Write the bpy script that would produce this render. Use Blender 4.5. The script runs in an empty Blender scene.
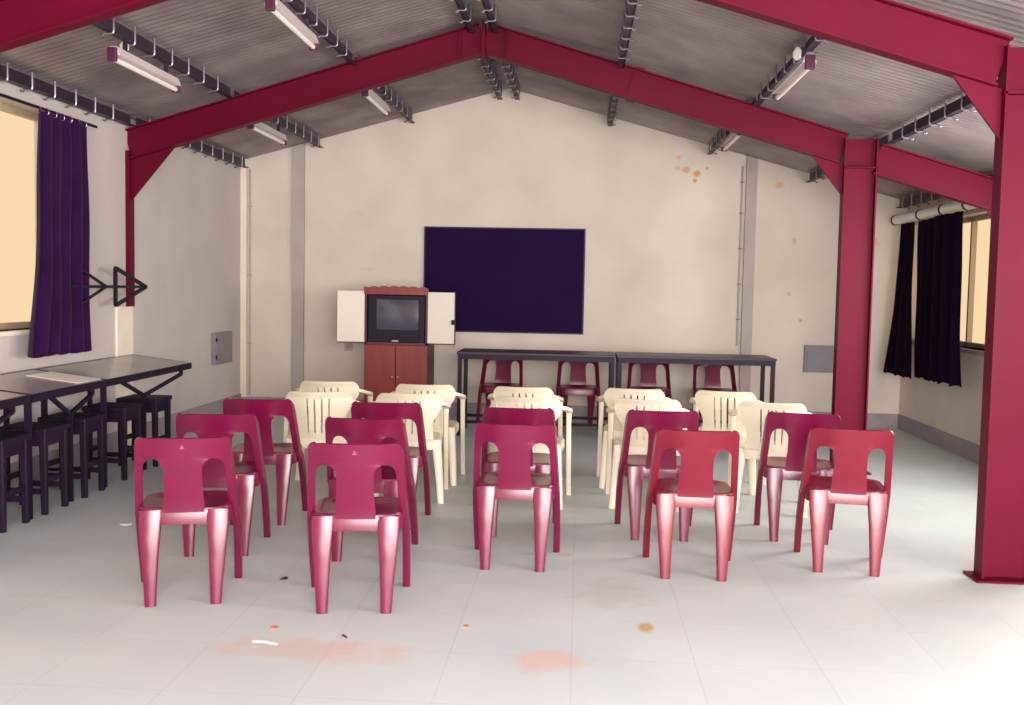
import bpy, bmesh, math, random
from math import sin, cos, pi, sqrt, radians, atan, hypot
from mathutils import Vector, Matrix, Euler
random.seed(7)
scene = bpy.context.scene
COL = scene.collection

# ------------------------------------------------------------------ colour / materials
def lin(c):
    return tuple(((v / 255) / 12.92 if v / 255 <= .04045 else ((v / 255 + .055) / 1.055) ** 2.4) for v in c) + (1.0,)

def material(name, rgb, rough=.6, metal=0., spec=.5, var=.0, vscale=3., rgb2=None, bump=0., bscale=40., sheen=0., coat=0.):
    m = bpy.data.materials.new(name)
    m.use_nodes = True
    nt = m.node_tree
    b = nt.nodes['Principled BSDF']
    b.inputs['Roughness'].default_value = rough
    b.inputs['Metallic'].default_value = metal
    b.inputs['Specular IOR Level'].default_value = spec
    b.inputs['Sheen Weight'].default_value = sheen
    b.inputs['Coat Weight'].default_value = coat
    b.inputs['Base Color'].default_value = lin(rgb)
    tc = nt.nodes.new('ShaderNodeTexCoord')
    if rgb2 is not None:
        n = nt.nodes.new('ShaderNodeTexNoise')
        n.inputs['Scale'].default_value = vscale
        n.inputs['Detail'].default_value = 6
        nt.links.new(tc.outputs['Object'], n.inputs['Vector'])
        r = nt.nodes.new('ShaderNodeValToRGB')
        r.color_ramp.elements[0].position = .35
        r.color_ramp.elements[0].color = lin(rgb)
        r.color_ramp.elements[1].position = .7
        r.color_ramp.elements[1].color = lin(rgb2)
        nt.links.new(n.outputs['Fac'], r.inputs['Fac'])
        nt.links.new(r.outputs['Color'], b.inputs['Base Color'])
    if bump:
        n2 = nt.nodes.new('ShaderNodeTexNoise')
        n2.inputs['Scale'].default_value = bscale
        n2.inputs['Detail'].default_value = 4
        nt.links.new(tc.outputs['Object'], n2.inputs['Vector'])
        bp = nt.nodes.new('ShaderNodeBump')
        bp.inputs['Strength'].default_value = bump
        bp.inputs['Distance'].default_value = .01
        nt.links.new(n2.outputs['Fac'], bp.inputs['Height'])
        nt.links.new(bp.outputs['Normal'], b.inputs['Normal'])
    return m

def blotches(m, spots, rgb):
    """irregular stains on a surface at given object-space places: (x, y, z, radius, strength)"""
    nt = m.node_tree
    b = nt.nodes['Principled BSDF']
    link = b.inputs['Base Color'].links[0]
    src = link.from_socket
    tc = nt.nodes.new('ShaderNodeTexCoord')
    noi = nt.nodes.new('ShaderNodeTexNoise')
    noi.inputs['Scale'].default_value = 9
    noi.inputs['Detail'].default_value = 5
    nt.links.new(tc.outputs['Object'], noi.inputs['Vector'])
    for (x, y, z, rx, ry, rz, st, c) in spots:
        mp = nt.nodes.new('ShaderNodeVectorMath'); mp.operation = 'SUBTRACT'
        mp.inputs[1].default_value = (x, y, z)
        nt.links.new(tc.outputs['Object'], mp.inputs[0])
        dv = nt.nodes.new('ShaderNodeVectorMath'); dv.operation = 'DIVIDE'
        dv.inputs[1].default_value = (rx, ry, rz)
        nt.links.new(mp.outputs[0], dv.inputs[0])
        ln = nt.nodes.new('ShaderNodeVectorMath'); ln.operation = 'LENGTH'
        nt.links.new(dv.outputs[0], ln.inputs[0])
        ad = nt.nodes.new('ShaderNodeMath'); ad.operation = 'MULTIPLY_ADD'
        ad.inputs[1].default_value = 1.6
        nt.links.new(noi.outputs['Fac'], ad.inputs[0])
        nt.links.new(ln.outputs['Value'], ad.inputs[2])
        mr = nt.nodes.new('ShaderNodeMapRange')
        mr.inputs['From Min'].default_value = 1.75
        mr.inputs['From Max'].default_value = 1.2
        mr.inputs['To Min'].default_value = 0
        mr.inputs['To Max'].default_value = st
        nt.links.new(ad.outputs[0], mr.inputs['Value'])
        mx = nt.nodes.new('ShaderNodeMixRGB')
        mx.inputs['Color2'].default_value = lin(c)
        nt.links.new(mr.outputs[0], mx.inputs['Fac'])
        nt.links.new(src, mx.inputs['Color1'])
        src = mx.outputs['Color']
    nt.links.new(src, b.inputs['Base Color'])

M = {}
M['wall'] = material('plaster_cream', (214, 203, 190), .85, rgb2=(228, 217, 204), vscale=1.3, bump=.12, bscale=30)
M['wall_grey'] = material('plaster_grey', (196, 188, 184), .8, rgb2=(208, 199, 194), vscale=1.6, bump=.1, bscale=30)
M['skirt'] = material('skirting_paint', (150, 142, 148), .7, rgb2=(162, 153, 156), vscale=5)
M['post'] = material('grey_post_paint', (176, 166, 160), .7, rgb2=(186, 176, 170), vscale=4)
M['pier'] = material('white_pier', (238, 226, 208), .8, rgb2=(244, 234, 218), vscale=4)
M['floor'] = material('concrete_floor', (196, 204, 206), .5, rgb2=(208, 215, 215), vscale=1.4, spec=.35)
M['roof'] = material('corrugated_sheet', (150, 138, 142), .36, metal=.65, rgb2=(180, 168, 168), vscale=2.2)
M['steel_red'] = material('red_steel_paint', (92, 2, 34), .5, rgb2=(98, 3, 38), vscale=2, spec=.14)
M['purlin'] = material('dark_purlin', (52, 40, 58), .5, metal=.3, rgb2=(66, 52, 70), vscale=8)
M['hook'] = material('galvanised_rod', (142, 134, 150), .35, metal=.7)
M['red'] = material('crimson_plastic', (106, 5, 52), .27, rgb2=(112, 7, 57), vscale=6, spec=.6)
M['red_warm_lit'] = material('crimson_plastic_warm_lit', (112, 9, 37), .27, rgb2=(118, 11, 41), vscale=6, spec=.6)  # same crimson plastic, with a warmer light put into its colour
M['red_dark'] = material('wine_plastic', (108, 12, 52), .28, rgb2=(114, 15, 56), vscale=6, spec=.55)
M['mark'] = material('pale_moulded_mark', (140, 38, 82), .4)
M['white'] = material('cream_plastic', (240, 229, 205), .36, rgb2=(245, 235, 212), vscale=6, spec=.5)
M['black'] = material('black_steel', (26, 12, 36), .5, rgb2=(31, 16, 42), vscale=6, spec=.25)
M['black_wood'] = material('dark_stained_wood', (27, 12, 34), .5, rgb2=(34, 17, 42), vscale=5, spec=.25)
M['tabletop'] = material('grey_laminate', (150, 140, 140), .22, rgb2=(166, 156, 154), vscale=2.5, spec=.6)
M['darktop'] = material('dark_laminate', (54, 36, 62), .4, rgb2=(64, 45, 72), vscale=3, spec=.3)
M['curtain'] = material('purple_cloth', (38, 8, 50), .9, rgb2=(48, 13, 60), vscale=4, sheen=.08, spec=.1)
M['curtain_dark'] = material('black_purple_cloth', (20, 4, 27), .95, rgb2=(25, 6, 32), vscale=4, spec=.08)
M['board'] = material('chalkboard', (33, 8, 56), .75, rgb2=(38, 11, 61), vscale=1.5, spec=.1)
M['board_edge'] = material('board_edge', (34, 14, 54), .5)
M['wood'] = material('red_brown_wood', (140, 48, 46), .4, rgb2=(122, 38, 40), vscale=3)
M['wood_dark'] = material('dark_brown_wood', (84, 34, 46), .5, rgb2=(96, 40, 50), vscale=4)
M['door_white'] = material('white_melamine', (226, 218, 206), .5, rgb2=(232, 224, 212), vscale=2)
M['tv'] = material('black_tv_plastic', (24, 12, 32), .5, rgb2=(28, 15, 36), vscale=5, spec=.25)
M['screen'] = material('crt_glass', (66, 66, 82), .12, spec=.7, rgb2=(74, 74, 90), vscale=2)
M['silver'] = material('silver_trim', (190, 182, 186), .3, metal=.6)
M['lamp'] = material('lamp_enamel', (214, 204, 204), .45, rgb2=(222, 212, 210), vscale=4)
M['tube'] = material('tube_glass', (236, 230, 226), .2)
M['cap_red'] = material('maroon_cap', (78, 24, 56), .5)
M['grey_box'] = material('grey_box_paint', (128, 122, 130), .5, rgb2=(138, 131, 138), vscale=6)
M['rail_white'] = material('white_rail_paint', (246, 240, 228), .4)
M['frame_win'] = material('window_frame_paint', (196, 176, 146), .5)
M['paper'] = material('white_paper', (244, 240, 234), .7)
M['leaf'] = material('dry_leaf', (62, 44, 44), .8)
M['leaf_orange'] = material('orange_peel', (196, 120, 56), .7)

# floor: faint square joints
def floor_nodes():
    m = M['floor']; nt = m.node_tree; b = nt.nodes['Principled BSDF']
    src = b.inputs['Base Color'].links[0].from_socket
    tc = nt.nodes.new('ShaderNodeTexCoord')
    br = nt.nodes.new('ShaderNodeTexBrick')
    br.offset = 0
    br.inputs['Scale'].default_value = 1
    br.inputs['Mortar Size'].default_value = .004
    br.inputs['Mortar Smooth'].default_value = .6
    br.inputs['Brick Width'].default_value = .5
    br.inputs['Row Height'].default_value = .5
    br.inputs['Color1'].default_value = (1, 1, 1, 1); br.inputs['Color2'].default_value = (.96, .96, .96, 1)
    br.inputs['Mortar'].default_value = (.8, .79, .8, 1)
    nt.links.new(tc.outputs['Object'], br.inputs['Vector'])
    mx = nt.nodes.new('ShaderNodeMixRGB'); mx.blend_type = 'MULTIPLY'; mx.inputs['Fac'].default_value = .6
    nt.links.new(src, mx.inputs['Color1']); nt.links.new(br.outputs['Color'], mx.inputs['Color2'])
    nt.links.new(mx.outputs['Color'], b.inputs['Base Color'])
floor_nodes()

# wood grain for the cabinet
def grain(m):
    nt = m.node_tree; b = nt.nodes['Principled BSDF']
    for n in nt.nodes:
        if n.type == 'TEX_NOISE':
            tc = [q for q in nt.nodes if q.type == 'TEX_COORD'][0]
            mp = nt.nodes.new('ShaderNodeMapping'); mp.inputs['Scale'].default_value = (9, 9, .7)
            nt.links.new(tc.outputs['Object'], mp.inputs['Vector']); nt.links.new(mp.outputs['Vector'], n.inputs['Vector'])
grain(M['wood'])

# ------------------------------------------------------------------ mesh builder
class MB:
    def __init__(s): s.bm = bmesh.new()
    def box(s, a, b, bev=0.):
        a = Vector(a); b = Vector(b)
        r = bmesh.ops.create_cube(s.bm, size=1)
        for v in r['verts']:
            v.co = Vector(((a[i] + b[i]) / 2 + v.co[i] * (b[i] - a[i]) for i in range(3)))
        if bev:
            ed = list({e for v in r['verts'] for e in v.link_edges})
            bmesh.ops.bevel(s.bm, geom=ed, offset=bev, segments=2, profile=.5, affect='EDGES')
        return s
    def loft(s, secs, close=True):
        """secs: list of rings (lists of points, same length)"""
        rings = [[s.bm.verts.new(p) for p in ring] for ring in secs]
        n = len(rings[0])
        for a, b in zip(rings, rings[1:]):
            for i in range(n):
                j = (i + 1) % n
                s.bm.faces.new((a[i], a[j], b[j], b[i]))
        if close:
            s.bm.faces.new(list(reversed(rings[0]))); s.bm.faces.new(rings[-1])
        return s
    def bar(s, p, q, w, h, up=(0, 0, 1)):
        p = Vector(p); q = Vector(q); d = (q - p).normalized(); u = Vector(up)
        if abs(d.dot(u)) > .98: u = Vector((1, 0, 0))
        x = d.cross(u).normalized() * w / 2; y = x.cross(d).normalized() * h / 2
        return s.loft([[c + x + y, c - x + y, c - x - y, c + x - y] for c in (p, q)])
    def tube(s, pts, r, n=8):
        pts = [Vector(p) for p in pts]; rings = []
        ref = None
        for i, p in enumerate(pts):
            d = (pts[min(i + 1, len(pts) - 1)] - pts[max(i - 1, 0)]).normalized()
            if ref is None:
                ref = Vector((0, 0, 1)) if abs(d.z) < .9 else Vector((1, 0, 0))
            x = d.cross(ref).normalized(); y = x.cross(d).normalized(); ref = y
            rr = r[i] if isinstance(r, (list, tuple)) else r
            rings.append([p + x * cos(2 * pi * k / n) * rr + y * sin(2 * pi * k / n) * rr for k in range(n)])
        return s.loft(rings)
    def prism(s, poly, axis, a, b):
        """poly: 2D points in the two other axes (cyclic order), extruded a..b along axis"""
        def mk(u, v, w):
            if axis == 0: return (w, u, v)
            if axis == 1: return (u, w, v)
            return (u, v, w)
        return s.loft([[mk(u, v, a) for u, v in poly], [mk(u, v, b) for u, v in poly]])
    def grid(s, rows, skip=None):
        R = [[s.bm.verts.new(p) for p in row] for row in rows]
        for i in range(len(R) - 1):
            for j in range(len(R[0]) - 1):
                if skip and skip(i, j): continue
                s.bm.faces.new((R[i][j], R[i][j + 1], R[i + 1][j + 1], R[i + 1][j]))
        return s
    def build(s, name, mat, parent=None, smooth=False, merge=0., label=None, solid=0., subd=0, bev=0., angle=40):
        bm = s.bm
        if merge: bmesh.ops.remove_doubles(bm, verts=bm.verts, dist=merge)
        loose = [v for v in bm.verts if not v.link_faces]
        if loose: bmesh.ops.delete(bm, geom=loose, context='VERTS')
        bmesh.ops.recalc_face_normals(bm, faces=bm.faces)
        me = bpy.data.meshes.new(name)
        bm.to_mesh(me); bm.free()
        me.materials.append(mat)
        if smooth:
            me.polygons.foreach_set('use_smooth', [True] * len(me.polygons))
            me.set_sharp_from_angle(angle=radians(angle))
        o = bpy.data.objects.new(name, me); COL.objects.link(o)
        if parent is not None: o.parent = parent
        if solid:
            md = o.modifiers.new('thick', 'SOLIDIFY'); md.thickness = solid; md.offset = 0
        if solid and smooth:
            md = o.modifiers.new('edges', 'EDGE_SPLIT'); md.split_angle = radians(angle)
        if bev:
            md = o.modifiers.new('bev', 'BEVEL'); md.width = bev; md.segments = 2; md.limit_method = 'ANGLE'; md.angle_limit = radians(50)
        if subd:
            md = o.modifiers.new('sub', 'SUBSURF'); md.levels = subd; md.render_levels = subd
        if label: o['label'] = label
        return o

def tag(o, label, cat, group=None):
    o['label'] = label; o['category'] = cat
    if group: o['group'] = group
    return o
def thing(name, label, cat, loc=(0, 0, 0), rz=0., group=None):
    o = bpy.data.objects.new(name, None); COL.objects.link(o)
    o.location = loc; o.rotation_euler = (0, 0, rz); o.empty_display_size = .1
    return tag(o, label, cat, group)
def structure(o):
    o['kind'] = 'structure'; return o
def dup(root, loc, rz, label, mat=None):
    r = root.copy(); COL.objects.link(r); r.location = loc; r.rotation_euler = (0, 0, rz); r['label'] = label
    for ch in list(root.children):
        c = ch.copy(); COL.objects.link(c); c.parent = r
        for g in list(ch.children):
            d = g.copy(); COL.objects.link(d); d.parent = c
    return r
def recolour(root, mat):
    for c in root.children:
        if c.type == 'MESH':
            c.data = c.data.copy(); c.data.materials.clear(); c.data.materials.append(mat)
def sstep(a, b, x):
    t = max(0., min(1., (x - a) / (b - a))); return t * t * (3 - 2 * t)

# ------------------------------------------------------------------ room dimensions
XL, XR = -3.97, 3.64
YB, YF = 11.55, -3.0
XRIDGE = -.86
F1, F2 = 5.43, 8.58
def sheet(x): return 3.775 - .272 * abs(x - XRIDGE)       # underside line of the roof sheets
def raft(x): return 3.742 - .297 * abs(x - XRIDGE)        # top line of the rafters

# floor
structure(MB().box((XL - .3, YF, -.12), (XR + .3, YB + .3, 0)).build('floor', M['floor']))
blotches(M['floor'], [(-1.05, 3.97, 0, .5, .17, .3, .42, (214, 170, 150)), (-.1, 3.97, 0, .18, .17, .3, .5, (218, 168, 148)),
                      (.33, 4.42, 0, .05, .09, .2, .8, (196, 148, 78)), (.2, 4.9, 0, .25, .3, .2, .25, (170, 164, 146)),
                      (-.05, 5.6, 0, .05, .05, .2, .4, (206, 160, 120))], None)
# back wall (gable)
def gable(name, y0, y1, mat):
    poly = [(XL - .25, 0), (XR + .25, 0), (XR + .25, sheet(XR + .25) + .02), (XRIDGE, sheet(XRIDGE) + .02), (XL - .25, sheet(XL - .25) + .02)]
    return MB().prism(poly, 1, y0, y1).build(name, mat)
structure(gable('wall_back', YB, YB + .22, M['wall']))
blotches(M['wall'], [(1.08, YB, 3.02, .05, .3, .05, .6, (220, 168, 110)), (1.07, YB, 2.90, .05, .3, .04, .6, (216, 156, 96)), (1.17, YB, 2.885, .06, .3, .04, .75, (214, 150, 84)),
                     (1.29, YB, 2.84, .06, .3, .05, .8, (212, 136, 62)), (1.27, YB, 2.76, .035, .3, .03, .8, (210, 138, 66)), (1.40, YB, 2.90, .03, .3, .03, .7, (206, 130, 62)),
                     (2.22, YB, 2.72, .06, .3, .05, .6, (224, 158, 120)), (3.3, YB, 2.1, .07, .3, .06, .5, (226, 160, 120)),
                     (2.4, YB, 2.1, .03, .3, .05, .4, (150, 140, 140)), (2.5, YB, 1.2, .03, .3, .03, .5, (140, 132, 134)), (2.36, YB, 1.5, .025, .3, .04, .4, (150, 142, 142)),
                     (-2.6, YB, 2.35, .1, .3, .06, .25, (206, 180, 180)), (-3.5, YB, 2.1, .2, .3, .12, .25, (206, 178, 176)), (-2.5, YB, 1.7, .12, .3, .03, .2, (190, 170, 160))], None)

def wall_with_hole(name, x0, x1, ztop, y0, y1, z0, z1, mat):
    b = MB()
    b.box((x0, YF, 0), (x1, y0, ztop)); b.box((x0, y1, 0), (x1, YB, ztop))
    b.box((x0, y0, 0), (x1, y1, z0)); b.box((x0, y0, z1), (x1, y1, ztop))
    return structure(b.build(name, mat))
WL = (4.7, 7.52, 1.14, 2.74)
WR = (8.70, 11.35, 1.02, 2.28)
wall_with_hole('wall_left', XL - .25, XL, sheet(XL) - .005, *WL, M['wall_grey'])
WR2 = (5.85, 8.05, 1.02, 2.28)  # unseen opening, added for the middle fill lamp
WR3 = (1.4, 3.8, 1.02, 2.28)  # unseen opening, added for the near fill lamp
b = MB(); ztop = sheet(XR) - .005
b.box((XR, YF, 0), (XR + .25, YB, WR[2])); b.box((XR, YF, WR[3]), (XR + .25, YB, ztop))
ys = [YF, WR3[0], WR3[1], WR2[0], WR2[1], WR[0], WR[1], YB]
for k in range(0, 8, 2): b.box((XR, ys[k], WR[2]), (XR + .25, ys[k + 1], WR[3]))
structure(b.build('wall_right', M['wall']))
# skirting
structure(MB().box((XL + .012, YB - .015, 0), (XR - .012, YB, .165)).build('baseboard_back', M['skirt']))
structure(MB().box((XL, YF, 0), (XL + .012, YB, .205)).build('baseboard_left', M['skirt']))
structure(MB().box((XR - .012, YF, 0), (XR, YB, .165)).build('baseboard_right', M['skirt']))
# grey gable posts set against the back wall, white edge strip in the left corner
def gpost(name, x0, x1, proj):
    structure(MB().prism([(x0, .165), (x1, .165), (x1, sheet(x1)), (x0, sheet(x0))], 1, YB - proj, YB).build(name, M['post']))
gpost('trim_1', -3.36, -3.22, .05)
gpost('trim_2', 1.84, 1.96, .05)
structure(MB().prism([(XL, .165), (XL + .07, .165), (XL + .07, sheet(XL + .07)), (XL, sheet(XL))], 1, YB - .05, YB).build('trim_3', M['pier']))
# flush white band on the left wall below the frame post
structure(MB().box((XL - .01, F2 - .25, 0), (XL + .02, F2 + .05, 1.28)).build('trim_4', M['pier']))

# windows
def window(name, x0, x1, W, nm, sill_mat, xs):
    y0, y1, z0, z1 = W
    fr = MB(); t = .045
    fr.box((x0, y0, z0), (x1, y0 + t, z1)); fr.box((x0, y1 - t, z0), (x1, y1, z1))
    fr.box((x0, y0, z0), (x1, y1, z0 + t)); fr.box((x0, y0, z1 - t), (x1, y1, z1))
    for k in range(1, nm):
        y = y0 + (y1 - y0) * k / nm
        fr.box((x0, y - .018, z0), (x1, y + .018, z1))
    f = structure(fr.build(name, M['frame_win']))
    s = MB().box((xs[0], y0 - .05, z0 - .035), (xs[1], y1 + .05, z0), .005).build('window_sill', sill_mat, f)
    return f
window('window_1', XL - .18, XL - .13, WL, 2, M['pier'], (XL - .2, XL + .03))
window('window_2', XR + .13, XR + .18, WR, 2, M['skirt'], (XR - .06, XR + .2))
window('added_window_3', XR + .13, XR + .18, WR2, 2, M['skirt'], (XR - .06, XR + .2))  # out of view, added around the middle fill lamp
window('added_window_4', XR + .13, XR + .18, WR3, 2, M['skirt'], (XR - .06, XR + .2))  # out of view, added around the near fill lamp

# ------------------------------------------------------------------ corrugated roof
def roof():
    b = MB(); n_per = 8; pitch = .0762; amp = .013
    nrow = int((YB + .2 - YF) / pitch * n_per)
    xs = [XL - .35, -2.4, XRIDGE, 1.4, XR + .35]
    rows = []
    for i in range(nrow + 1):
        y = YF + i * pitch / n_per
        dz = amp * (1 + sin(2 * pi * i / n_per)) + .004
        rows.append([(x, y, sheet(x) + dz) for x in xs])
    b.grid(rows)
    o = b.build('ceiling', M['roof'], smooth=True, angle=60)
    return structure(o)
roof()

# ------------------------------------------------------------------ steel portal frames
def i_beam(b, p, q, depth, fw=.10, tw=.012, tf=.012, yc=0.):
    """member in the XZ plane; p,q = ends of its centre line (x,z)"""
    p = Vector((p[0], 0, p[1])); q = Vector((q[0], 0, q[1])); d = (q - p).normalized()
    nrm = Vector((-d.z, 0, d.x)) * depth / 2
    Y = Vector((0, 1, 0)); c = Vector((0, yc, 0))
    def slab(o0, o1, hw):
        pts = lambda e: [c + e + o0 - Y * hw, c + e + o1 - Y * hw, c + e + o1 + Y * hw, c + e + o0 + Y * hw]
        b.loft([pts(p), pts(q)])
    u = nrm.normalized()
    slab(-nrm + u * tf, nrm - u * tf, tw / 2)
    slab(nrm - u * tf, nrm, fw / 2)
    slab(-nrm, -nrm + u * tf, fw / 2)

def frame(Y, label):
    t = thing('steel_portal_frame', label, 'roof frame', (XRIDGE, Y, 0), 0, 'crimson steel roof frames')
    def L(x): return x - XRIDGE
    dep = .255
    cosr = cos(atan(.297))
    def cz(x): return raft(x) - dep / 2 / cosr
    MBs = []
    r = MB(); i_beam(r, (L(XL + .005), cz(XL + .005)), (-.006, cz(XRIDGE) + .0), dep); r.build('rafter', M['steel_red'], t)
    r = MB(); i_beam(r, (.006, cz(XRIDGE)), (L(2.155), cz(2.155)), dep)
    r.build('rafter', M['steel_red'], t)
    r = MB(); i_beam(r, (L(2.435), cz(2.435)), (L(XR - .005), cz(XR - .005)), dep)
    r.build('rafter', M['steel_red'], t)
    c = MB(); i_beam(c, (L(2.295), .012), (L(2.295), raft(2.33)), .27, fw=.11)
    c.box((L(2.155), -.055, cz(2.2) - .15), (L(2.435), .055, cz(2.2) - .138))
    col = c.build('column', M['steel_red'], t)
    MB().box((L(2.12), -.1, 0), (L(2.47), .1, .012)).build('base_plate', M['steel_red'], t)
    c = MB().box((L(XL), -.05, 1.28), (L(XL + .035), .05, cz(XL) - .05))
    c.build('wall_post', M['steel_red'], t)
    c = MB(); i_beam(c, (L(XR - .046), 0.0), (L(XR - .046), cz(XR - .05) - .02), .09, fw=.1)
    c.build('wall_post', M['steel_red'], t)
    def gus(x0, sgn, w, h):
        zb = lambda x: cz(x) - dep / 2 / cosr + .004
        poly = [(L(x0), zb(x0)), (L(x0 + sgn * w), zb(x0 + sgn * w)), (L(x0), zb(x0) - h)]
        MB().prism(poly, 1, -.008, .008).build('haunch_plate', M['steel_red'], t)
    gus(XL + .035, 1, .40, .36); gus(2.16, -1, .26, .26); gus(XR - .09, -1, .22, .24)
    # apex end plates and a splice half way down the right slope
    zt = raft(XRIDGE)
    MB().box((-.014, -.06, zt - dep / cosr - .05), (.014, .06, zt + .005)).build('apex_plate', M['steel_red'], t)
    for sx in (-1, 1):
        x = XRIDGE + sx * .2
        MB().box((L(x) - .006, -.048, cz(x) - .12), (L(x) + .006, .048, cz(x) + .12)).build('stiffener', M['steel_red'], t)
    x = .42
    sp = MB(); i_beam(sp, (L(x) - .04, cz(x - .04)), (L(x) + .04, cz(x + .04)), dep + .02, fw=.11, tw=.03)
    sp.build('splice_plate', M['steel_red'], t)
    return t
frame(F2, 'crimson steel roof frame spanning the hall nearer the back wall')
frame(F1, 'nearest crimson steel roof frame with the large column at the right edge')

# ------------------------------------------------------------------ purlins with hook bolts
hook_proto = {}
def purlin(x, y0, y1, label, double=False, hooks=True):
    z = sheet(x)
    t = thing('roof_purlin', label, 'roof beam', (x, (y0 + y1) / 2, z), 0, 'dark purlins under the roof sheets')
    h = (y1 - y0) / 2
    b = MB()
    sl = -.272 if x > XRIDGE else .272
    mx = -1 if x > 0 else 1
    b.box((min(-.022 * mx, -.014 * mx), -h, -.108), (max(-.022 * mx, -.014 * mx), h, -.012))
    b.box((min(-.022 * mx, .03 * mx), -h, -.108), (max(-.022 * mx, .03 * mx), h, -.1))
    b.build('angle_bar', M['purlin'], t)
    if hooks:
        n = int((y1 - y0) / .305)
        for k in range(n):
            y = -h + .16 + k * .305
            key = mx
            if key not in hook_proto:
                m = MB().tube([(mx * a, 0, c) for a, c in ((.037, .0), (.037, -.10), (.034, -.116), (.024, -.122), (.0, -.121), (-.022, -.121), (-.034, -.135), (-.05, -.128))], .0075, 6)
                o = m.build('hook_bolt', M['hook'], t, smooth=True)
                hook_proto[key] = o
            else:
                o = hook_proto[key].copy(); COL.objects.link(o); o.parent = t
            o.location = (0, y, 0)
PX = [(XL + .07, 'left eave purlin above the window curtain', 'left eave purlin over the blank left wall'),
      (-3.02, 'lowest left slope purlin in the near bay, lamp slung below', 'lowest left slope purlin beyond the middle frame, lamp slung below'),
      (-1.96, 'upper left slope purlin in the near bay, cut by the top of the view', 'upper left slope purlin beyond the middle frame, beside the short lamp'),
      (XRIDGE - .1, 'left one of the two ridge purlins in the near bay', 'left one of the two ridge purlins meeting the back wall'),
      (XRIDGE + .1, 'right one of the two ridge purlins in the near bay', 'right one of the two ridge purlins meeting the back wall'),
      (.3, 'bare purlin on the upper right slope in the near bay', 'bare purlin on the upper right slope meeting the back wall'),
      (1.42, 'right slope purlin in the near bay with a lamp below', 'right slope purlin meeting the back wall, lamp below'),
      (2.52, 'purlin with a row of pale hooks between the two red columns', 'purlin meeting the back wall beside the farther red column'),
      (XR - .12, 'right eave purlin in the near bay behind the large column', 'right eave purlin above the dark curtains')]
for x, la, lb in PX:
    purlin(x, F1 + .06, F2 - .06, la)
    purlin(x, F2 + .06, YB - .06, lb)
for x, la in ((-3.02, 'lowest left slope purlin nearest the camera, at the top left corner'), (2.52, 'purlin on the right slope nearest the camera, at the top right corner')):
    purlin(x, F1 - 2.6, F1 - .06, la)

# ------------------------------------------------------------------ fluorescent lamps
def lamp(x, y0, y1, label):
    z = sheet(x) - .125
    t = thing('fluorescent_lamp', label, 'lamp', (x, (y0 + y1) / 2, z), 0, 'fluorescent lamps under the roof')
    h = (y1 - y0) / 2
    b = MB()
    b.prism([(-.022, -.06), (.022, -.06), (.045, -.115), (-.045, -.115)], 1, -h + .03, h - .03)
    b.build('housing', M['lamp'], t)
    MB().tube([(0, -h + .035, -.138), (0, h - .035, -.138)], .018, 12).build('tube', M['tube'], t, smooth=True)
    for s in (-1, 1):
        MB().box((-.03, min(s * (h - .032), s * h), -.158), (.03, max(s * (h - .032), s * h), -.07), .006).build('end_cap', M['cap_red'], t)
        MB().bar((0, s * (h - .2), -.06), (0, s * (h - .2), .02), .012, .03).build('hanger', M['purlin'], t)
    MB().tube([(-.03, -h + .25, .03), (-.03, -h + .25, .0), (-.03, -h + .25, -.03), (-.03, -h + .25, -.05)], [.012, .03, .03, .012], 10).build('starter', M['paper'], t, smooth=True)
lamp(-3.02, 6.3, 7.35, 'fluorescent lamp under the lower left slope, above the left curtain')
lamp(-1.96, 6.2, 7.25, 'fluorescent lamp on the upper left slope, cut by the top of the view')
lamp(-3.02, 9.0, 10.05, 'fluorescent lamp near the left end of the back wall')
lamp(-1.96, 8.95, 10.0, 'fluorescent lamp between the middle frame and back wall, left of the ridge')
lamp(1.38, 6.35, 7.4, 'fluorescent lamp on the right slope before the middle frame')
lamp(1.38, 9.0, 10.05, 'fluorescent lamp on the right slope beyond the middle frame, above orange wall stains')

# ------------------------------------------------------------------ red chair
def rring(cx, cy, z, wx, wy, r=.3, n=3, tilt=0.):
    pts = []
    for (sx, sy, a0) in ((1, 1, 0), (-1, 1, 90), (-1, -1, 180), (1, -1, 270)):
        rr = min(wx, wy) * r
        for k in range(n):
            a = radians(a0 + 90 * k / (n - 1))
            pts.append((cx + sx * (wx / 2 - rr) + rr * cos(a), cy + sy * (wy / 2 - rr) + rr * sin(a), z))
    return pts

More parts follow.
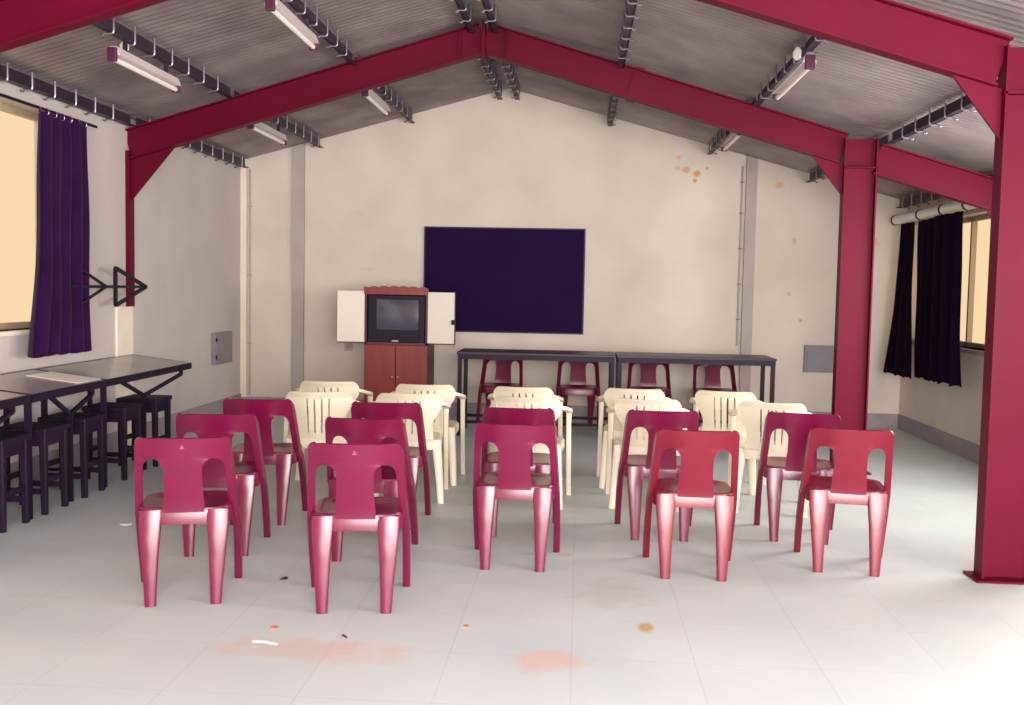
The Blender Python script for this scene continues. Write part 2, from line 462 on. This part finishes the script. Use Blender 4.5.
def red_back():
    b = MB()
    zs = [.400, .43, .46, .50, .55, .60, .63, .645, .66, .672, .682, .688, .692, .71, .735, .755, .77, .78, .786, .79]
    rows = []
    for z in zs:
        w = .205 + .022 * (.79 - z) / .34
        if z > .755: w -= .03 * (1 - sqrt(max(0, 1 - ((z - .755) / .035) ** 2)))
        bs = .084 + .008 * sstep(.58, .45, z)
        s1 = w - .031
        ztop, zr = .692, .055
        if z >= ztop: k = 0.
        elif z > ztop - zr: k = sqrt(max(0, 1 - ((z - ztop + zr) / zr) ** 2))
        else: k = 1.
        c = (bs + s1) / 2; h = (s1 - bs) / 2 * k
        i0, i1 = c - h, c + h
        half = [0, i0 * .35, i0 * .7, i0, i1, (i1 + w) / 2, w, w + .004]
        def P(x, edge):
            ax = abs(x)
            yp = -.195 - (max(z, .45) - .45) * .25 - .022 * (1 - min(1, ax / .2) ** 2)
            yl = -.28 + (.79 - z) * .50
            y = yp + (yl - yp) * sstep(.10, .19, ax)
            return (x, y + (.04 * sstep(.79, .72, z) + .012 if edge else 0), z)
        row = [P(-x, i == 7) for i, x in reversed(list(enumerate(half)))][:-1] + [P(x, i == 7) for i, x in enumerate(half)]
        rows.append(row)
    # columns: 15 points -> 14 cells; slots between half index 3 and 4 ; splat stops at z .455
    def skip(i, j):
        jj = j - 7 if j >= 7 else 6 - j      # cell index outwards from the middle
        z = zs[i]
        if jj == 3: return zs[i + 1] <= .6921
        if jj < 3: return z < .425
        return False
    return b.grid(rows, skip)

def make_red():
    t = thing('plastic_chair', 'x', 'chair', (0, 0, 0), 0, 'red plastic chairs')
    m = M['red']
    red_back().build('backrest', m, t, smooth=True, merge=.0006, solid=.013, angle=50)
    # seat with turned-down skirt
    b = MB()
    def ring(z, ins, drop=0.):
        pts = []
        for p in rring(0, -.005, z, .43 - 2 * ins, .41 - 2 * ins, .22, 5):
            x, y, zz = p
            if drop and abs(x) < .13:            # arch between the legs
                zz += drop * (1 - (x / .13) ** 2)
            pts.append((x * (1 + .0 * y), y, zz))
        return pts
    b.loft([ring(.37, .014, .02), ring(.37, 0., .02), ring(.43, .0), ring(.447, .006), ring(.45, .018), ring(.442, .05), ring(.432, .11), ring(.43, .16)])
    b.build('seat', m, t, smooth=True, angle=45)
    for s in (-1, 1):
        b = MB()                                                     # rear leg: wide, tapering
        sec = []
        for z, x, y, w, d in ((.44, .150, -.193, .105, .03), (.36, .152, -.208, .098, .034), (.24, .151, -.222, .078, .036), (.1, .148, -.236, .06, .036), (0, .146, -.245, .05, .036)):
            sec.append(rring(s * x, y, z, w, d, .3, 3))
        b.loft(sec).build('leg', m, t, smooth=True, angle=35)
        b = MB()                                                     # front leg: splays forward from the side
        sec = []
        for z, x, y, w, d in ((.44, .222, -.05, .022, .11), (.38, .225, -.01, .030, .10), (.25, .227, .06, .036, .075), (.1, .227, .13, .038, .055), (0, .226, .17, .038, .046)):
            sec.append(rring(s * x, y, z, w, d, .3, 3))
        b.loft(sec).build('leg', m, t, smooth=True, angle=35)
    return t
red0 = make_red()

def place_red(first, x, y, yaw, label, mat=None):
    if first: o = red0; o.location = (x, y, 0); o.rotation_euler = (0, 0, radians(yaw)); o['label'] = label
    else: o = dup(red0, (x, y, 0), radians(yaw), label)
    return o
RED = [
 (-1.880, 4.706, 16, 'crimson plastic chair nearest the row of dark stools, front of the leftmost column'),
 (-1.036, 4.696, 8, 'crimson plastic chair standing farthest forward in the second column from left'),
 (-.326, 5.49, 0, 'crimson plastic chair at the front of the middle column, seen straight from behind'),
 (.630, 5.445, -1, 'crimson plastic chair in painted warm light at the front of the column just right of the middle'),
 (1.500, 5.66, -8, 'crimson plastic chair in painted warm light at the front of the rightmost column'),
 (1.385, 6.315, -7, 'crimson plastic chair second in the rightmost column, before the farther red column'),
 (.506, 6.245, 1.5, 'crimson plastic chair right behind the warm-lit chair, before two white armchairs'),
 (-.350, 6.20, 0, 'crimson plastic chair second in the middle column, mostly hidden by the one before it'),
 (-2.012, 5.549, 11, 'crimson plastic chair second in the leftmost column, between two crimson chairs'),
 (-1.998, 6.285, 6, 'crimson plastic chair third in the leftmost column, turned beside a white armchair'),
 (-1.150, 5.545, 1.5, 'crimson plastic chair second in the second column from left, between two crimson chairs'),
 (-1.185, 6.297, 3, 'crimson plastic chair third in the second column from left, before a white armchair'),
]
reds = []
for i, (x, y, a, l) in enumerate(RED):
    reds.append(place_red(i == 0, x, y, a, l))
for i in (3, 4): recolour(reds[i], M['red_warm_lit'])  # these two carry the warm light shift as colour
# a pale moulded emblem high on the backs of the two nearest chairs
for i in (0, 1):
    b = MB()
    for (x, z, w, h) in ((0, .742, .022, .005), (0, .749, .014, .005), (0, .756, .007, .006)):
        b.box((x - w / 2, -.2985 - (z - .75) * .25 - .0015, z - h / 2), (x + w / 2, -.288, z + h / 2))
    b.build('emblem', M['mark'], reds[i], label='small pale moulded emblem')
TBL = [(-.845, 10.93, 178, 'wine red chair behind the back table, first from the television cabinet'),
       (.005, 10.93, 181, 'wine red chair behind the back table, second from the television cabinet'),
       (.775, 10.93, 179, 'wine red chair behind the back table, third from the television cabinet'),
       (1.49, 10.93, 181, 'wine red chair behind the back table, last one before the grey wall post')]
for x, y, a, l in TBL:
    o = dup(red0, (x, y - .02, 0), radians(a), l); o['group'] = 'chairs behind the back tables'
    for c in list(o.children):
        if c.name.startswith('emblem'): bpy.data.objects.remove(c)
    recolour(o, M['red_dark'])

# ------------------------------------------------------------------ white armchair
def white_back():
    b = MB()
    zs = [.405, .43, .455, .47, .478, .485, .52, .55, .575, .60, .62, .64, .66, .68, .70, .712, .72, .724, .735, .745, .753, .759, .763, .765]
    rows = []
    sw = .006
    for z in zs:
        w = .16 + .012 * sstep(.55, .42, z) + .066 * sstep(.54, .685, z)
        if z > .70: w -= .05 * (1 - sqrt(max(0, 1 - ((z - .70) / .0655) ** 2)))
        fan = 1 + (z - .5) * .35
        k = 1.
        if z <= .470 or z >= .724: k = 0.
        elif z < .485 or z > .71: k = .75
        xs = []
        cen = [-.069, -.023, .023, .069]
        for c in cen:
            xs += [c * fan - sw * k, c * fan + sw * k]
        half = [xs[0] - (xs[0] + w) * q for q in (1, .93, .66, .33)]
        row = half + xs + [-q for q in reversed(half)]
        rows.append([(x, -.185 - (z - .42) * .26 + .075 * (x / .21) ** 2 - .02 - .02 * sstep(.72, .77, z), z) for x in row])
    slots = {4, 6, 8, 10}
    def skip(i, j): return j in slots and .4699 <= zs[i] and zs[i + 1] <= .7241
    return b.grid(rows, skip)

def make_white():
    t = thing('plastic_armchair', 'x', 'chair', (0, 0, 0), 0, 'white plastic armchairs')
    m = M['white']
    white_back().build('backrest', m, t, smooth=True, merge=.0006, solid=.012, angle=50)
    b = MB()
    def ring(z, ins):
        return [(x * (1 + .22 * (y + .2)), y, zz) for x, y, zz in rring(0, .005, z, .45 - 2 * ins, .44 - 2 * ins, .2, 5)]
    b.loft([ring(.365, .012), ring(.365, 0), ring(.42, 0), ring(.432, .008), ring(.434, .02), ring(.424, .06), ring(.415, .13)])
    b.build('seat', m, t, smooth=True, angle=45)
    for s in (-1, 1):
        sec = []
        for z, x, y, w, d in ((.43, .192, -.175, .07, .034), (.3, .205, -.2, .062, .04), (.15, .218, -.23, .054, .042), (0, .228, -.255, .046, .042)):
            sec.append(rring(s * x, y, z, w, d, .3, 3))
        MB().loft(sec).build('leg', m, t, smooth=True, angle=35)
        sec = []
        for z, x, y, w, d in ((.612, .268, .185, .04, .06), (.5, .268, .2, .036, .062), (.25, .272, .215, .038, .055), (0, .276, .23, .036, .044)):
            sec.append(rring(s * x, y, z, w, d, .3, 3))
        MB().loft(sec).build('leg', m, t, smooth=True, angle=35)
        path = [(.212, -.195, .690), (.238, -.16, .682), (.260, -.08, .662), (.27, .04, .645), (.27, .14, .63), (.268, .205, .610)]
        wid = [.035, .05, .055, .06, .055, .03]
        sec = []
        for i, (x, y, z) in enumerate(path):
            a = Vector(path[max(0, i - 1)]); c = Vector(path[min(len(path) - 1, i + 1)])
            d = (c - a); nx = Vector((d.y, -d.x, 0)).normalized() * wid[i] / 2
            th = .015
            p = Vector((x, y, z))
            ring_ = [p + nx * 1 - Vector((0, 0, th * .6)), p + nx * .8 + Vector((0, 0, th)), p - nx * .8 + Vector((0, 0, th)), p - nx - Vector((0, 0, th * .6))]
            sec.append([(s * q.x, q.y, q.z) for q in ring_])
        MB().loft(sec).build('armrest', m, t, smooth=True, angle=50)
    return t
white0 = make_white()
WHITE = [
 (-1.93, 7.78, 5, 'white plastic armchair at the rear left, in line with the grey wall post'),
 (-1.83, 7.02, 10, 'white plastic armchair beside the turned crimson chair at left'),
 (-1.17, 7.72, 4, 'white plastic armchair standing in front of the television cabinet, the one nearer to it'),
 (-1.20, 7.06, 9, 'white plastic armchair beyond three crimson chairs, second from the television cabinet'),
 (-.405, 7.72, -1, 'white plastic armchair in the middle column, the one nearer the back tables'),
 (-.33, 7.04, -1, 'white plastic armchair in the middle column, right behind the crimson chairs'),
 (.445, 7.80, -4, 'white plastic armchair right of the middle aisle, the one nearer the back tables'),
 (.500, 7.10, -4, 'white plastic armchair right of the middle aisle, right behind the crimson chair'),
 (1.16, 7.78, -14, 'white plastic armchair at the rear right showing an oval arm opening'),
 (1.36, 7.08, -10, 'white plastic armchair right behind the rightmost column of red chairs'),
]
for i, (x, y, a, l) in enumerate(WHITE):
    if i == 0: o = white0; o.location = (x, y, 0); o.rotation_euler = (0, 0, radians(a)); o['label'] = l
    else: dup(white0, (x, y, 0), radians(a), l)

# ------------------------------------------------------------------ dark stools along the left wall
def make_stool():
    t = thing('stool', 'x', 'stool', (0, 0, 0), 0, 'dark stools under the left tables')
    m = M['black_wood']
    MB().box((-.17, -.16, .52), (.17, .16, .555), .006).build('seat', m, t)
    b = MB()
    for s in (-1, 1):
        b.box((-.14, s * .125 - .011, .44), (.14, s * .125 + .011, .52)); b.box((s * .14 - .011, -.125, .44), (s * .14 + .011, .125, .52))
    b.build('apron', m, t)
    for sx in (-1, 1):
        for sy in (-1, 1):
            MB().loft([rring(sx * .145, sy * .125, 0, .036, .036, .15, 2), rring(sx * .14, sy * .125, .52, .046, .046, .15, 2)]).build('leg', m, t)
    b = MB()
    for s in (-1, 1):
        b.box((-.14, s * .125 - .01, .13), (.14, s * .125 + .01, .165)); b.box((s * .143 - .01, -.125, .2), (s * .143 + .01, .125, .235))
    b.build('stretcher', m, t)
    return t
st0 = make_stool()
SL = ['dark wooden stool nearest the camera in the row under the left tables', 'second dark wooden stool of the row under the left tables, counted from the camera',
      'middle dark wooden stool of the row under the left tables', 'fourth dark wooden stool of the row under the left tables, counted from the camera',
      'dark wooden stool at the far end of the row, past the table end']
for i, (y, x) in enumerate(((5.765, -3.53), (6.235, -3.53), (6.76, -3.535), (7.40, -3.55), (7.98, -3.56))):
    if i == 0: st0.location = (x, y, 0); st0['label'] = SL[0]
    else: dup(st0, (x, y, 0), 0, SL[i])

# ------------------------------------------------------------------ long tables at the left wall
def left_table(y0, y1, label, ym):
    yc = (y0 + y1) / 2
    t = thing('work_table', label, 'table', (-3.655 - (yc - 7.2) * .021, yc, 0), radians(1.2), 'grey topped tables along the left wall')
    h = (y1 - y0) / 2 - .006; w = .27
    zt = lambda x: .855 - (x + w) * .12
    prof = lambda x0, x1, d0, d1: [(x0, zt(x0) - d0), (x1, zt(x1) - d0), (x1, zt(x1) - d1), (x0, zt(x0) - d1)]
    MB().prism(prof(-w + .013, w - .013, 0, .024), 1, -h + .013, h - .013).build('tabletop', M['tabletop'], t)
    b = MB()
    for s in (-1, 1):
        X = s * (w - .0065)
        b.prism(prof(X - .0065, X + .0065, -.001, .05), 1, -h, h)
        b.prism(prof(-w + .012, w - .012, -.001, .045), 1, s * (h - .0065) - .0065, s * (h - .0065) + .0065)
    b.build('frame', M['black'], t, label='black steel rim')
    for s in (-1, 1):
        X = s * (w - .05); zl = zt(X) - .04
        MB().box((X - .017, -h + .02, 0), (X + .017, -h + .054, zl)).build('leg', M['black'], t)
        b = MB()                                                  # forked leg: V on a single post
        b.bar((X, ym, zl - .16), (X, -h + .27, zl + .01), .022, .026); b.bar((X, ym, zl - .16), (X, h - .12, zl - .055), .022, .026)
        b.bar((X, h - .12, zl - .06), (X, h - .12, zl + .01), .022, .026); b.bar((X, ym, 0), (X, ym, zl - .15), .026, .03)
        b.build('leg', M['black'], t, label='forked black steel leg')
    b = MB()
    b.bar((-w + .06, -h + .037, .12), (w - .06, -h + .037, .12), .02, .02)
    b.build('stretcher', M['black'], t)
    return t
left_table(6.955, 8.62, 'grey topped steel table at the left wall, farthest one beside the white pier', -.08)
left_table(5.92, 6.95, 'grey topped steel table below the left curtain, white square on its far end', .065)
left_table(4.885, 5.915, 'grey topped steel table at the left edge, nearest one to the camera', .0)
# a thin white square lying on the middle table
t = thing('white_square', 'thin white square lying on the left table below the curtain', 'paper', (-3.595, 6.76, .855 - (.27 + .05) * .12 + .0035), radians(1.2))
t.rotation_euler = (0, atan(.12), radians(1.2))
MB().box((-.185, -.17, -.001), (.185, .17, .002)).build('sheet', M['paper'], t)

# ------------------------------------------------------------------ two black tables before the back wall
def back_table(x0, x1, label):
    t = thing('long_table', label, 'table', ((x0 + x1) / 2, 10.3, 0), 0, 'dark tables before the back wall')
    h = (x1 - x0) / 2; d = .3
    MB().box((-h, -d, .832), (h, d, .857), .004).build('tabletop', M['darktop'], t)
    b = MB()
    for s in (-1, 1):
        b.box((-h + .01, s * (d - .02) - .014, .785), (h - .01, s * (d - .02) + .014, .832)); b.box((s * (h - .025) - .014, -d + .02, .785), (s * (h - .025) + .014, d - .02, .832))
    b.build('frame', M['black'], t)
    for sx in (-1, 1):
        for sy in (-1, 1):
            MB().box((sx * (h - .03) - .02, sy * (d - .03) - .02, 0), (sx * (h - .03) + .02, sy * (d - .03) + .02, .79)).build('leg', M['black'], t)
    b = MB()
    for sy in (-1, 1): b.box((-h + .03, sy * (d - .03) - .012, .13), (h - .03, sy * (d - .03) + .012, .16))
    for sx in (-1, 1): b.box((sx * (h - .03) - .012, -d + .03, .13), (sx * (h - .03) + .012, d - .03, .16))
    b.build('stretcher', M['black'], t)
back_table(-1.225, .372, 'long dark steel table under the blackboard, next to the television cabinet')
back_table(.384, 1.955, 'long dark steel table on the right, below the bare back wall')

# ------------------------------------------------------------------ blackboard
t = thing('blackboard', 'large plain dark blackboard hanging on the back wall', 'blackboard', (-.89, YB, 1.0))
MB().box((-.905, -.03, 0), (.925, -.001, 1.185)).build('board', M['board'], t)
b = MB()
for z in (-.012, 1.185): b.box((-.92, -.036, z), (.94, -.001, z + .014))
for x in (-.92, .926): b.box((x, -.036, 0), (x + .014, -.001, 1.187))
b.build('rim', M['board_edge'], t)

# ------------------------------------------------------------------ television cabinet and television
t = thing('television_cabinet', 'red brown wooden television cabinet with two open white doors', 'cabinet', (-1.92, 10.65, 0))
hw, hd = .335, .25
b = MB()
b.box((-hw, -hd, 0), (-hw + .022, hd, 1.44)); b.box((hw - .022, -hd, 0), (hw, hd, 1.44))
b.box((-hw, hd - .012, .06), (hw, hd, 1.44)); b.box((-hw, -hd, 1.415), (hw, hd, 1.44)); b.box((-hw, -hd + .012, .06), (hw, hd, .085))
b.box((-hw, -hd + .03, 0), (hw, -hd + .05, .07)); b.box((-hw, -hd, .885), (hw, hd, .91))
b.build('carcass', M['wood_dark'], t)
# scalloped crest
pts = [(-hw - .005, 1.415), (hw + .005, 1.415)]
top = []
n = 60
for k in range(n + 1):
    u = k / n; x = hw + .005 - u * (2 * hw + .01)
    z = 1.482 + .013 * abs(sin(u * pi * 6.5)) + .012 * sin(u * pi)
    top.append((x, z))
MB().prism(pts + top, 1, -hd - .022, -hd).build('crest', M['wood'], t, label='scalloped wooden crest board')
for s in (-1, 1):
    d = MB().box((min(s * .003, s * (hw - .003)), -hd - .01, .075), (max(s * .003, s * (hw - .003)), -hd + .012, .883), .003).build('lower_door', M['wood'], t)
    MB().tube([(s * .03, -hd - .01, .55), (s * .03, -hd - .028, .55), (s * .03, -hd - .034, .55)], [.006, .011, .008], 10).build('knob', M['silver'], d, smooth=True)
for s, tilt in ((-1, 3), (1, -3)):
    h = MB().box((min(0, s * .285), -.012, 0), (max(0, s * .285), .012, .535), .002).build('upper_door', M['door_white'], t, label='open white inner face')
    h.location = (s * (hw + .002), -hd + .002, .912); h.rotation_euler = (0, 0, radians(tilt * 1.5))
    e = MB()
    e.box((min(0, s * .285), -.015, -.012), (max(0, s * .285), .014, 0))
    if s > 0: e.box((.285, -.015, -.012), (.294, .014, .535))
    e.build('door_edge', M['wood_dark'], h, label='brown edge strip')
    if s > 0: MB().box((.254, -.026, .2), (.285, -.012, .25), .003).build('latch', M['black'], h, label='black latch')
tv = thing('television', 'black tube television inside the open wooden cabinet', 'television', (-1.92, 10.62, .912))
b = MB()
def rr4(x0, x1, z0, z1, y): return [(x0, y, z0), (x1, y, z0), (x1, y, z1), (x0, y, z1)]
b.loft([rr4(-.298, .298, .0, .492, -.19), rr4(-.3, .3, .0, .494, -.17), rr4(-.3, .3, .0, .494, -.06), rr4(-.21, .21, .03, .44, .2)])
b.build('body', M['tv'], tv)
b = MB()
def rect(b, x0, x1, z0, z1, y0, y1): b.box((x0, y0, z0), (x1, y1, z1), .004)
rect(b, -.3, -.21, .0, .494, -.215, -.19); rect(b, .236, .3, .0, .494, -.215, -.19)
rect(b, -.21, .236, .452, .494, -.215, -.19); rect(b, -.21, .236, .0, .13, -.215, -.19)
b.build('bezel', M['tv'], tv)
rows = []
for i in range(13):
    v = -1 + 2 * i / 12; row = []
    for j in range(17):
        u = -1 + 2 * j / 16
        row.append((.013 + u * .223, -.196 - .016 * (1 - u * u * .7) * (1 - v * v * .7), .291 + v * .161))
    rows.append(row)
MB().grid(rows).build('screen', M['screen'], tv, smooth=True)
b = MB()
for x in (.1, .13, .16): b.box((x, -.221, .04), (x + .014, -.215, .052), .002)
b.build('button', M['tv'], tv)
MB().box((-.045, -.22, .008), (.025, -.215, .024), .002).build('badge', M['silver'], tv, label='small silver badge')

# ------------------------------------------------------------------ curtains
def curtain(name, x, y0, y1, z0, z1, folds, amp, mat, label, flare=0., group=None, shift=(0, 0), rail=True, seed=0, gather=0.):
    rnd = random.Random(seed)
    t = thing(name, label, 'curtain', (x, (y0 + y1) / 2, z0), 0, group)
    rows = []; nv = 26; nu = folds * 10
    ph = [rnd.uniform(0, 6.28) for _ in range(4)]
    for i in range(nv + 1):
        v = i / nv; z = v * (z1 - z0)
        low = 1 - v
        row = []
        for j in range(nu + 1):
            u = j / nu
            yy = (y0 - (y0 + y1) / 2) + u * (y1 - y0) - flare * (1 - u) * low ** 2.2 + shift[1] * u * low ** 1.5
            a = amp * (.55 + .45 * low)
            dx = a * sin(u * folds * 2 * pi + ph[0] + .5 * low * sin(ph[1] + 3 * u)) + .35 * a * sin(u * folds * 4.3 + ph[2] + low)
            row.append((dx + shift[0] * low ** 2, yy + .012 * sin(v * 9 + ph[3] + u * 5), z + (.012 * sin(u * folds * 2 * pi) if i == 0 else 0)))
        rows.append(row)
    cl = MB().grid(rows).build('cloth', mat, t, smooth=True, solid=.006, angle=80)
    return t
tc = curtain('window_curtain', XL + .13, 6.88, 7.58, .955, 2.70, 5, .034, M['curtain'], 'dark purple curtain hanging beside the bright left window', flare=.15, seed=3)
for k in range(7):
    y = -.33 + k * .11
    a = []
    for q in range(13):
        an = 2 * pi * q / 12
        a.append((.0 + .019 * cos(an), y, 1.744 + .024 * sin(an)))
    MB().tube(a, .0035, 6).build('curtain_ring', M['hook'], tc, smooth=True)
    MB().prism([(y - .022, 1.715), (y + .022, 1.715), (y + .004, 1.665)], 0, -.044, -.036).build('hem_tab', M['paper'], tc, label='pale tab at the top hem') if False else None
tr = thing('curtain_rail', 'thin dark curtain rail over the left window', 'rail', (XL + .13, 6.75, 2.712))
MB().tube([(0, -1.2, 0), (0, 1.0, 0)], .011, 10).build('rod', M['black'], tr, smooth=True)
for y in (-1.1, .9):
    MB().bar((0, y, 0), (-.13, y, 0), .016, .016).build('wall_bracket', M['black'], tr)

CX = 3.46
curtain('window_curtain', CX, 10.75, 11.2, .66, 2.275, 3, .030, M['curtain_dark'], 'black purple curtain panel nearest the back wall, left of the bright slit', flare=.34, group='curtains at the right window', shift=(-.09, .12), seed=11)
curtain('window_curtain', CX + .015, 10.0, 10.65, .68, 2.275, 3, .028, M['curtain_dark'], 'middle black purple curtain panel at the right window', flare=.2, group='curtains at the right window', shift=(-.03, -.2), seed=12)
curtain('window_curtain', CX - .05, 9.30, 10.04, .70, 2.275, 3, .028, M['curtain_dark'], 'black purple curtain panel on the side of the open bright pane', flare=.22, group='curtains at the right window', shift=(-.04, -.14), seed=13)
tr = thing('curtain_rail', 'thick white curtain rail with dark clamps over the right curtains', 'rail', (CX, 10.3, 2.335))
MB().tube([(0, -1.15, 0), (0, 1.12, 0)], .052, 16).build('rod', M['rail_white'], tr, smooth=True)
for y in (-1.0, -.4, .25, 1.06):
    b = MB().tube([(0, y - .018, 0), (0, y + .018, 0)], .057, 16); b.bar((0, y, .04), (XR - CX, y, .04), .02, .02)
    b.build('clamp', M['black'], tr)

# ------------------------------------------------------------------ wall fittings
def wall_box(name, label, axis, p0, p1, cat):
    c = [(a + b) / 2 for a, b in zip(p0, p1)]
    t = thing(name, label, cat, c)
    L = lambda p: [p[i] - c[i] for i in range(3)]
    MB().box(L(p0), L(p1), .004).build('case', M['grey_box'], t)
    a, q = L(p0), L(p1)
    if axis == 0:
        MB().box((q[0], a[1] + .025, a[2] + .025), (q[0] + .008, q[1] - .025, q[2] - .025), .003).build('lid', M['grey_box'], t)
        for z in (-.09, .1): MB().box((q[0] - .002, a[1] + .005, z - .02), (q[0] + .014, a[1] + .03, z + .02)).build('hinge', M['black'], t)
    else:
        MB().box((a[0] + .025, a[1] - .008, a[2] + .025), (q[0] - .025, a[1], q[2] - .025), .003).build('lid', M['grey_box'], t)
    return t
wall_box('wall_box', 'grey metal box with dark hinges on the left wall', 0, (XL, 10.56, .61), (XL + .05, 11.09, .96), 'box')
wall_box('wall_box', 'plain grey metal box on the back wall beside the farther red column', 1, (2.555, YB - .05, .62), (2.93, YB, .925), 'box')
t = thing('wall_socket', 'small grey wall socket left of the television cabinet', 'socket', (-2.69, YB, .78))
MB().box((-.045, -.018, -.045), (.045, 0, .045), .006).build('plate', M['post'], t)
MB().tube([(0, -.018, 0), (0, -.024, 0)], .022, 14).build('cover', M['skirt'], t, smooth=True)
t = thing('conduit_pipe', 'thin pale conduit running down the right grey wall post', 'pipe', (1.80, YB - .016, 0))
MB().tube([(0, 0, .9), (0, 0, sheet(1.8) - .12)], .011, 8).build('pipe', M['post'], t, smooth=True)
for z in (1.2, 1.6, 2.0, 2.4, 2.75): MB().box((-.02, -.014, z - .008), (.02, .02, z + .008)).build('clip', M['grey_box'], t)
t = thing('conduit_pipe', 'thin pipe in the left corner of the back wall', 'pipe', (-3.87, YB - .016, 0))
MB().tube([(0, 0, .2), (0, 0, sheet(-3.87) - .12)], .011, 8).build('pipe', M['post'], t, smooth=True)
for z in (.8, 1.6, 2.4): MB().box((-.02, -.014, z - .008), (.02, .02, z + .008)).build('clip', M['post'], t)

# triangular iron bracket on the left wall
t = thing('wall_bracket', 'black iron bracket of two triangles on the left wall', 'bracket', (XL, 8.02, 1.455))
ox = .15
b = MB(); s = .026
b.bar((ox, 0, -.155), (ox, 0, .155), s, s); b.bar((ox, 0, .155), (ox, .58, 0), s, s); b.bar((ox, 0, -.155), (ox, .58, 0), s, s)
b.build('triangle_frame', M['black'], t)
b = MB()
b.bar((ox, -.72, 0), (ox, .58, 0), .022, .022)
b.build('arm', M['black'], t)
b = MB(); s = .018
b.bar((ox, -.16, 0), (ox, -.62, .145), s, s); b.bar((ox, -.16, 0), (ox, -.62, -.145), s, s)
b.build('brace', M['black'], t)
for y in (-.7, .0): MB().bar((0, y, 0), (ox, y, 0), .02, .02).build('standoff', M['black'], t)

# ------------------------------------------------------------------ bits on the floor
def litter(name, label, pts, z, mat, loc):
    me = MB(); me.prism(pts, 2, 0, z)
    o = me.build(name, mat); o.location = loc; tag(o, label, 'litter'); return o
litter('paper_scrap', 'white paper scrap on the floor beside the stools', [(-.03, -.015), (.02, -.025), (.035, .012), (-.01, .028)], .004, M['paper'], (-2.77, 5.93, 0))
litter('paper_scrap', 'curled white paper scrap on the floor at the front left', [(-.06, .01), (-.01, .012), (.05, -.012), (.055, .0), (.0, .026), (-.055, .026)], .004, M['paper'], (-1.28, 4.02, 0))
litter('dry_leaf', 'dark dry leaf on the floor right of the leftmost crimson chairs', [(-.018, -.02), (.016, -.012), (.014, .018), (-.006, .026)], .006, M['leaf'], (-1.47, 4.93, 0))
litter('dry_leaf', 'dark dry stalk on the floor at the front left', [(-.016, .012), (-.01, .016), (.014, -.014), (.008, -.018)], .005, M['leaf'], (-.97, 4.14, 0))
litter('peel_scrap', 'orange peel scrap on the front floor below the second column', [(-.016, -.01), (.014, -.014), (.018, .01), (-.008, .016)], .005, M['leaf_orange'], (-1.3, 4.21, 0))
litter('peel_scrap', 'orange peel crumb on the floor before the middle column', [(-.013, -.01), (.01, -.012), (.013, .01), (-.006, .013)], .005, M['leaf_orange'], (-.47, 4.33, 0))

# ------------------------------------------------------------------ camera
roll = .019; f = 1000.
ux = 68. + roll * -62.5; uy = -62.5 - roll * 68.
yaw = atan(ux / hypot(f, uy)); pitch = atan(-uy / f)
cam = bpy.data.cameras.new('camera'); cam.sensor_width = 36; cam.sensor_fit = 'HORIZONTAL'; cam.lens = 36 * f / 1024
co = bpy.data.objects.new('camera', cam); COL.objects.link(co)
co.matrix_world = Matrix.Translation((0, 0, 1.5)) @ Matrix.Rotation(yaw, 4, 'Z') @ Matrix.Rotation(pi / 2 - pitch, 4, 'X') @ Matrix.Rotation(roll, 4, 'Z')
scene.camera = co

# ------------------------------------------------------------------ light
w = bpy.data.worlds.new('world'); scene.world = w; w.use_nodes = True
bg = w.node_tree.nodes['Background']; bg.inputs['Color'].default_value = (.82, .60, .36, 1); bg.inputs['Strength'].default_value = .92
def area(name, loc, direc, sx, sy, energy, col):
    l = bpy.data.lights.new(name, 'AREA'); l.shape = 'RECTANGLE'; l.size = sx; l.size_y = sy; l.energy = energy; l.color = col
    o = bpy.data.objects.new(name, l); COL.objects.link(o); o.location = loc
    o.rotation_euler = Vector(direc).to_track_quat('-Z', 'Y').to_euler()
    return o
area('fill_rear', (1.3, YF + .1, 1.6), (0, 1, .06), 4.4, 2.6, 720, (1, .95, .94))  # area lamp added behind the camera for overall brightness
area('fill_right_middle', (XR + .05, 6.95, 1.65), (-1, .25, -.05), 2.1, 1.25, 95, (1, .95, .92))  # area lamp added to brighten the hall, set in the added opening
area('fill_right_near', (XR + .12, 2.6, 1.65), (-1, .4, .1), 2.4, 1.25, 130, (1, .95, .92))  # second added area lamp on the right, out of view
fl = bpy.data.lights.new('camera_flash', 'POINT'); fl.energy = 165; fl.shadow_soft_size = .04; fl.color = (1, .95, .95)
fo = bpy.data.objects.new('camera_flash', fl); COL.objects.link(fo); fo.location = (.12, .02, 1.62)

vs = scene.view_settings
vs.view_transform = 'Standard'; vs.look = 'None'; vs.gamma = 1; vs.use_curve_mapping = False; vs.exposure = 0.35
scene.display_settings.display_device = 'sRGB'
